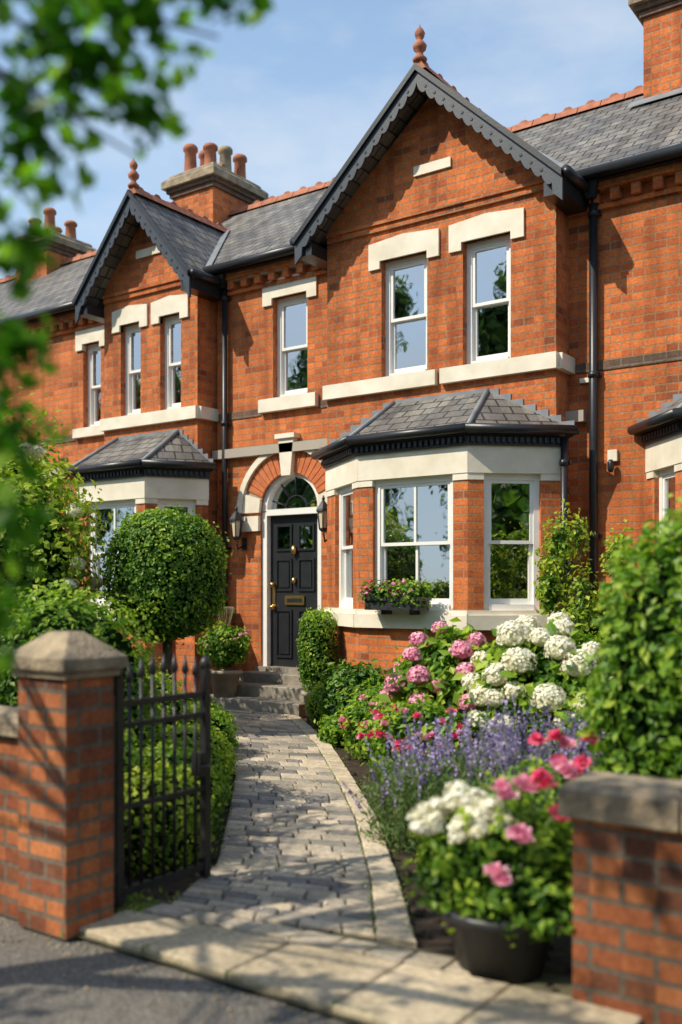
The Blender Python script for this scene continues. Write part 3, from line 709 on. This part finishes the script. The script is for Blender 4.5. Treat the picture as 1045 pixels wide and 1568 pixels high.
for c,r,nn in [((-8.3,6.1,1.7),(.9,.9,1.2),6000),((-9.2,6.6,2.2),(.9,.9,1.3),6000),((-8.6,5.4,1.1),(.8,.8,.9),4000)]: mb.cloud(c,r,nn,.08,'leaf_lime',lump=.16,shell=.6)
mb.tube([(-8.6,6.1,0),(-8.6,6.1,2)],.07,'wood')
for i in range(60):
    d=Vector((random.gauss(0,1),random.gauss(0,1)-.8,random.gauss(0,.8))).normalized(); mb.head((-8.5+d.x*.95,6.1+d.y*.98,1.75+d.z*1.25),.085,'pwhite',25,.06)
mb.build('flowering_shrub')
mb=MB(); pot(mb,(-8.42,9.34,.16),.2,.34,'potclay'); mb.cloud((-8.42,9.34,.80),(.34,.3,.28),2600,.06,'leaf',lump=.15,shell=.6)
for i in range(10): a=random.uniform(0,6.28); mb.head((-8.42+.28*math.cos(a),9.34+.28*math.sin(a),.75+random.uniform(0,.25)),.03,'ppink',12,.03)
for i in range(16): a=random.uniform(0,6.28); mb.tube([(-8.42,9.34,.8),(-8.42+.12*math.cos(a),9.34+.12*math.sin(a),1.30)],.004,'stem',4)
mb.build('potted_shrub')
mb=MB(); pot(mb,(-6.80,9.15,.0),.18,.34,'potclay'); mb.cloud((-6.80,9.15,.80),(.21,.21,.47),4200,.038,'leaf',pw=3.5,lump=.04,shell=.84); mb.build('potted_topiary')
mb=MB(); mb.cloud((-6.35,8.80,.24),(.30,.28,.27),2800,.035,'leaf_lime',lump=.04,shell=.86); mb.build('box_ball')
mb=MB(); mb.cloud((-5.75,8.4,.40),(.42,.33,.38),3200,.07,'leaf_dark',lump=.2,shell=.6)
mb.cloud((-5.2,8.4,.36),(.42,.33,.36),3000,.06,'leaf',lump=.2,shell=.6); mb.build('evergreen_shrub')
mb=MB(); mb.wb(-5.86,-5.18,8.72,8.92,1.30,1.42,'plastic'); mb.wb(-5.88,-5.16,8.70,8.94,1.40,1.44,'plastic')
for x in (-5.8,-5.65,-5.5,-5.35,-5.24): mb.cloud((x,8.80,1.47),(.16,.15,.14),420,.045,'leaf' if x>-5.6 else 'leaf_dark',lump=.25,shell=.3,core=False,strays=.2)
for i in range(30): mb.head((random.uniform(-5.88,-5.18),random.uniform(8.64,8.85),random.uniform(1.38,1.62)),.024,random.choice(['ppink','pred','ppink']),10,.028)
for x in (-5.7,-5.35): mb.wb(x,x+.03,8.8,9.0,1.25,1.30,'iron')
mb.build('window_box')
def bush_stems(mb,x,y,h,r,n=8):
    for i in range(n):
        a=random.uniform(0,6.28); mb.tube([(x+.05*math.cos(a),y+.05*math.sin(a),0),(x+r*.5*math.cos(a),y+r*.5*math.sin(a),h*.55),(x+r*.9*math.cos(a),y+r*.9*math.sin(a),h)],[.012,.009,.006],'stem',5)
mb=MB()
for c,r in [((-4.12,6.75,.32),(.40,.40,.30)),((-3.70,6.30,.34),(.42,.36,.34)),((-4.75,7.35,.28),(.36,.36,.28))]:
    mb.cloud(c,r,3000,.06,'leaf',lump=.18,shell=.6); bush_stems(mb,c[0],c[1],.5,.3)
    for i in range(24):
        d=Vector((random.gauss(0,1)+.3,random.gauss(0,1)-.7,abs(random.gauss(0,1)))).normalized(); mb.rose((c[0]+d.x*r[0],c[1]+d.y*r[1],c[2]+d.z*r[2]),random.uniform(.03,.052),random.choice(['pred','pred','ppink']))
mb.build('rose_bush')
def hydrangea(c,r,mat,heads,name,hr=.085,nl=4500):
    mb=MB(); mb.cloud(c,r,nl,.10,'leaf',lump=.14,shell=.6); bush_stems(mb,c[0],c[1],c[2],.3)
    for (x,y,z) in heads:
        rr=hr*random.uniform(.75,1.15)
        mb.tube([(c[0]+(x-c[0])*.6,c[1]+(y-c[1])*.6,max(.1,z-.3)),(x,y,z)],.007,'stem',5)
        mb.head((x,y,z),rr,mat,int(230*(rr/.1)**2),.030,.88)
        d=np.array([[x,y,z]]*8)+rng.normal(size=(8,3))*.07-[0,0,.08]; mb.leaves(d,rng.normal(size=(8,3))+[0,-.5,1],.12,'leaf')
    return mb.build(name)
def scatter(c,r,n,zmin=.0,dmin=.15,bias=(.1,-.9,.35)):
    out=[];tr=0
    while len(out)<n and tr<4000:
        tr+=1; d=Vector((random.gauss(bias[0],.9),random.gauss(bias[1],.8),random.gauss(bias[2],.6))).normalized()
        k=random.uniform(1.0,1.12)
        p=Vector((c[0]+d.x*r[0]*k,c[1]+d.y*r[1]*k,c[2]+d.z*r[2]*k))
        if d.z>zmin and all((p-q).length>dmin for q in out): out.append(p)
    return [tuple(p) for p in out]
c,r=(-3.85,6.95,.62),(.48,.42,.55)
hydrangea(c,r,'ppink',scatter(c,r,15,-.1,.16,(-.1,-.8,.5)),'hydrangea_bush',.085)
c,r=(-2.92,6.85,.68),(.58,.48,.54)
hydrangea(c,r,'pwhite',scatter(c,r,30,-.3,.155),'hydrangea_bush',.11)
# lavender
mb=MB()
for i in range(430):
    x=random.uniform(-3.2,-1.72); y=random.uniform(4.7,5.65)-(x+2.4)*.15
    h=random.uniform(.38,.82)-.12*(x<-2.9); lx,ly=random.gauss(-.03,.11),random.gauss(-.02,.11)
    p0=Vector((x,y,0)); p1=Vector((x+lx,y+ly,h))
    mb.tube([p0,(p0+p1)/2+Vector((lx*-.2,ly*-.2,0)),p1],[.004,.003,.002],'leaf_grey',3)
    k=17; t=np.linspace(.74,1.03,k)[:,None]; pp=np.array(p0)[None]*(1-t)+np.array(p1)[None]*t+rng.normal(size=(k,3))*.006
    mb.leaves(pp,rng.normal(size=(k,3)),.023,'ppurple',w=.4)
n=17000; px=rng.uniform(-3.25,-1.7,n); py=rng.uniform(4.65,5.7,n)-(px+2.4)*.15; pz=rng.uniform(0,.48,n)
mb.leaves(np.stack([px,py,pz],1),rng.normal(size=(n,3))*[1,1,.25],.06,'leaf_grey',w=.11)
mb.build('lavender_bush')
mb=MB()
for c,r,m in [((-3.22,5.5,.2),(.26,.22,.22),'leaf_dark'),((-2.72,4.88,.13),(.2,.18,.16),'leaf_lime'),((-3.55,5.98,.15),(.2,.18,.18),'leaf'),((-2.38,4.36,.12),(.20,.16,.15),'leaf_lime'),((-2.2,4.75,.2),(.3,.25,.24),'leaf'),((-3.9,6.28,.1),(.14,.12,.12),'leaf_lime')]:
    mb.cloud(c,r,1700,.034,m,lump=.12,shell=.7)
mb.build('edging_shrub')
mb=MB()
for c,r in [((-5.5,7.8,.14),(.25,.2,.16)),((-5.0,7.9,.3),(.5,.4,.32)),((-4.4,7.9,.4),(.5,.45,.45)),((-3.0,7.9,.45),(.6,.4,.5)),((-2.2,6.2,.4),(.5,.5,.45)),((-1.6,5.6,.4),(.6,.5,.5)),((-3.5,7.9,.4),(.5,.45,.45))]:
    mb.cloud(c,r,2200,.06,'leaf',lump=.18,shell=.65)
mb.build('garden_shrub')
mb=MB()
for i in range(16):
    a=random.uniform(0,6.28); q=(-3.3+.32*math.cos(a)-.1,8.7+.3*math.sin(a),random.uniform(1.2,2.15))
    mb.tube([(-3.3,8.7,0),(-3.3+.1*math.cos(a),8.7+.1*math.sin(a),1.0),q],[.015,.01,.004],'wood',5)
    mb.cloud((q[0],q[1],q[2]-.1),(.13,.13,.24),240,.055,'leaf_lime',core=False,shell=.1,lump=.3,strays=.2)
mb.cloud((-3.3,8.7,.95),(.45,.4,.55),2500,.06,'leaf_lime',lump=.2,shell=.5); mb.build('golden_shrub')
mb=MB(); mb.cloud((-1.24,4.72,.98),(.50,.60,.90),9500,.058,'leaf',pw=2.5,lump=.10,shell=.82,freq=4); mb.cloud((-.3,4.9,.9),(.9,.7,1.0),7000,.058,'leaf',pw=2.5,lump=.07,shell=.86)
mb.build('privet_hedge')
mb=MB(); pot(mb,(-1.72,3.52,0),.225,.27,'plastic')
mb.cloud((-1.72,3.58,.44),(.32,.30,.25),3200,.05,'leaf',lump=.2,shell=.5); mb.cloud((-1.90,3.5,.36),(.20,.2,.17),1100,.045,'leaf',lump=.2,shell=.4,core=False)
mb.cloud((-1.58,3.46,.33),(.24,.18,.15),1100,.045,'leaf',lump=.2,shell=.4,core=False)
for i in range(55):
    a=random.uniform(0,6.28); q=random.random()**.5; mb.head((-1.86+.20*q*math.cos(a),3.44+.16*q*math.sin(a),.62+.07*(1-q)-.09*q*max(0,-math.sin(a))+random.uniform(-.04,.03)),.038,'pwhite',34,.028)
for x,y,z,m in [(-1.60,3.47,.76,'ppink'),(-1.53,3.5,.78,'pred'),(-1.66,3.42,.74,'ppink'),(-1.45,3.45,.68,'pred'),(-1.62,3.28,.46,'ppink'),(-1.56,3.34,.60,'ppink'),(-1.50,3.6,.82,'ppink')]:
    mb.tube([(-1.7,3.55,.4),(x,y,z)],.005,'stem',5); mb.rose((x,y,z),.05,m); mb.rose((x+.03,y-.02,z-.02),.042,m)
mb.build('flower_planter')
mb=MB()
mb.cloud((-1.85,4.35,.35),(.34,.3,.36),2200,.055,'leaf',lump=.18,shell=.6)
for i in range(9): mb.rose((-1.80+random.uniform(-.2,.3),4.2+random.uniform(-.1,.1),.72+random.uniform(-.08,.12)),.045,random.choice(['ppink','pred']))
mb.build('rose_bush')

# ------------------------------------------------------------------ street tree (near left)
mb=MB()
tips=[(-1.65,1.285,2.64,.17,160),(-1.50,1.39,2.70,.15,130),(-1.36,1.49,2.74,.11,60),(-1.50,1.39,2.48,.09,50),(-1.67,1.26,2.42,.13,100),(-1.69,1.25,2.2,.09,60),(-1.70,1.25,2.0,.10,60),(-1.71,1.24,1.82,.10,60),(-1.71,1.24,1.62,.10,60),(-1.9,1.15,2.55,.25,160),(-1.9,1.1,2.1,.15,100),(-1.75,1.22,1.45,.10,50),(-1.58,1.33,2.56,.10,60)]
mb.tube([(-4.6,.2,-.02),(-4.55,.25,1.2),(-4.5,.3,2.6),(-4.3,.5,4.2)],[.16,.13,.11,.05],'wood',12)
hub=(-2.3,.95,2.75); mb.tube([(-4.5,.3,2.5),(-3.4,.6,2.95),hub],[.07,.04,.02],'wood',8)
for x,y,z,r,n in tips:
    mb.tube([hub,((hub[0]+x)/2,(hub[1]+y)/2,max(z,(hub[2]+z)/2)+.06),(x,y,z-r)],[.012,.007,.003],'wood',5)
    mb.cloud((x,y,z),(r,r,r*1.1),n,.06,'leaf_tree',core=False,shell=.15,lump=.2,out=.3)
for i in range(24):
    a=random.uniform(0,6.28); q=random.random()**.5*1.75; z=random.uniform(3.0,5.3); s=(1-abs(z-4.1)/1.8)*.7+.5
    x,y=-4.8+q*s*math.cos(a),.4+q*s*math.sin(a)
    mb.tube([(-4.4,.4,3.2),((x-4.4)/2,(y+.4)/2,(z+3.2)/2+.1),(x,y,z)],[.02,.012,.004],'wood',4)
    mb.cloud((x,y,z),(.30,.30,.25),100,.085,'leaf_tree',core=False,shell=.1,lump=.2,out=.3)
mb.build('street_tree')
mb=MB()
spots=[(-46+i*4.2+random.uniform(-1,1),-13.5+random.uniform(-1.2,1.2),random.uniform(11,14.5)) for i in range(15)]
spots+=[(10,3,6.5),(13,-.5,7.5),(11.5,6.5,6),(16,4,8),(17,-5,8)]  # unseen side trees, added to fill the bay window reflection
for x,y,h in spots:
    mb.tube([(x,y,0),(x,y,h*.7)],[.25,.12],'wood',8)
    for k in range(9):
        a=random.uniform(0,6.28); rr=random.uniform(0,1.5); f=.12+.78*k/8
        mb.cloud((x+rr*math.cos(a),y+rr*math.sin(a),h*f),(1.8-.5*f,1.8-.5*f,1.4),620,.38,'leaf_dark',lump=.2,shell=.6)
mb.build('distant_trees')

# ------------------------------------------------------------------ sky & sun
el=math.radians(46); hd=Vector((-.50,-.866,0)).normalized()
w=bpy.data.worlds.new('World'); scene.world=w; w.use_nodes=True; nt=w.node_tree
bg=nt.nodes['Background']; sky=N(nt,'ShaderNodeTexSky',sky_type='NISHITA'); sky.sun_disc=False
sky.sun_elevation=el; sky.sun_rotation=math.atan2(hd.x,hd.y)%(2*math.pi); sky.air_density=1.0; sky.dust_density=.6; sky.ozone_density=1.5
tc=N(nt,'ShaderNodeTexCoord'); mp=N(nt,'ShaderNodeMapping'); mp.inputs['Scale'].default_value=(1,1,2.6); L(nt,tc.outputs['Generated'],mp.inputs[0])
cl=ramp(nt,noise(nt,1.9,7,mp.outputs[0],.6),[(.42,(.0,.0,.0)),(.72,(.8,.8,.8))])
skc=mixc(nt,1.0,sky.outputs[0],(1.95,2.1,2.1),'MULTIPLY')
sx=N(nt,'ShaderNodeSeparateXYZ'); L(nt,tc.outputs['Generated'],sx.inputs[0])
hz=ramp(nt,sx.outputs[2],[(.12,(.85,.85,.85)),(.36,(.45,.45,.45)),(.75,(.05,.05,.05))])
skc=mixc(nt,hz,skc,(5.4,7.0,8.6))
col=mixc(nt,cl,skc,(8.0,8.3,8.6))
L(nt,col,bg.inputs[0]); bg.inputs[1].default_value=.11
sd=bpy.data.lights.new('sun','SUN'); sd.energy=5.0; sd.angle=math.radians(.5); sd.color=(1,.91,.74)
so=bpy.data.objects.new('sun',sd); scene.collection.objects.link(so)
d=Vector((hd.x*math.cos(el),hd.y*math.cos(el),math.sin(el))); so.rotation_euler=(-d).to_track_quat('-Z','Y').to_euler()

# ------------------------------------------------------------------ camera
cd=bpy.data.cameras.new('camera'); co=bpy.data.objects.new('camera',cd); scene.collection.objects.link(co)
co.location=(0,0,1.5); co.rotation_euler=(math.radians(90),0,math.atan(1500/2120.))
cd.sensor_fit='HORIZONTAL'; cd.sensor_width=36; cd.lens=1500/1043*36; cd.shift_y=121/1043
cd.clip_start=.05; cd.clip_end=1500
cd.dof.use_dof=True; cd.dof.focus_distance=9.6; cd.dof.aperture_fstop=1.6
scene.camera=co
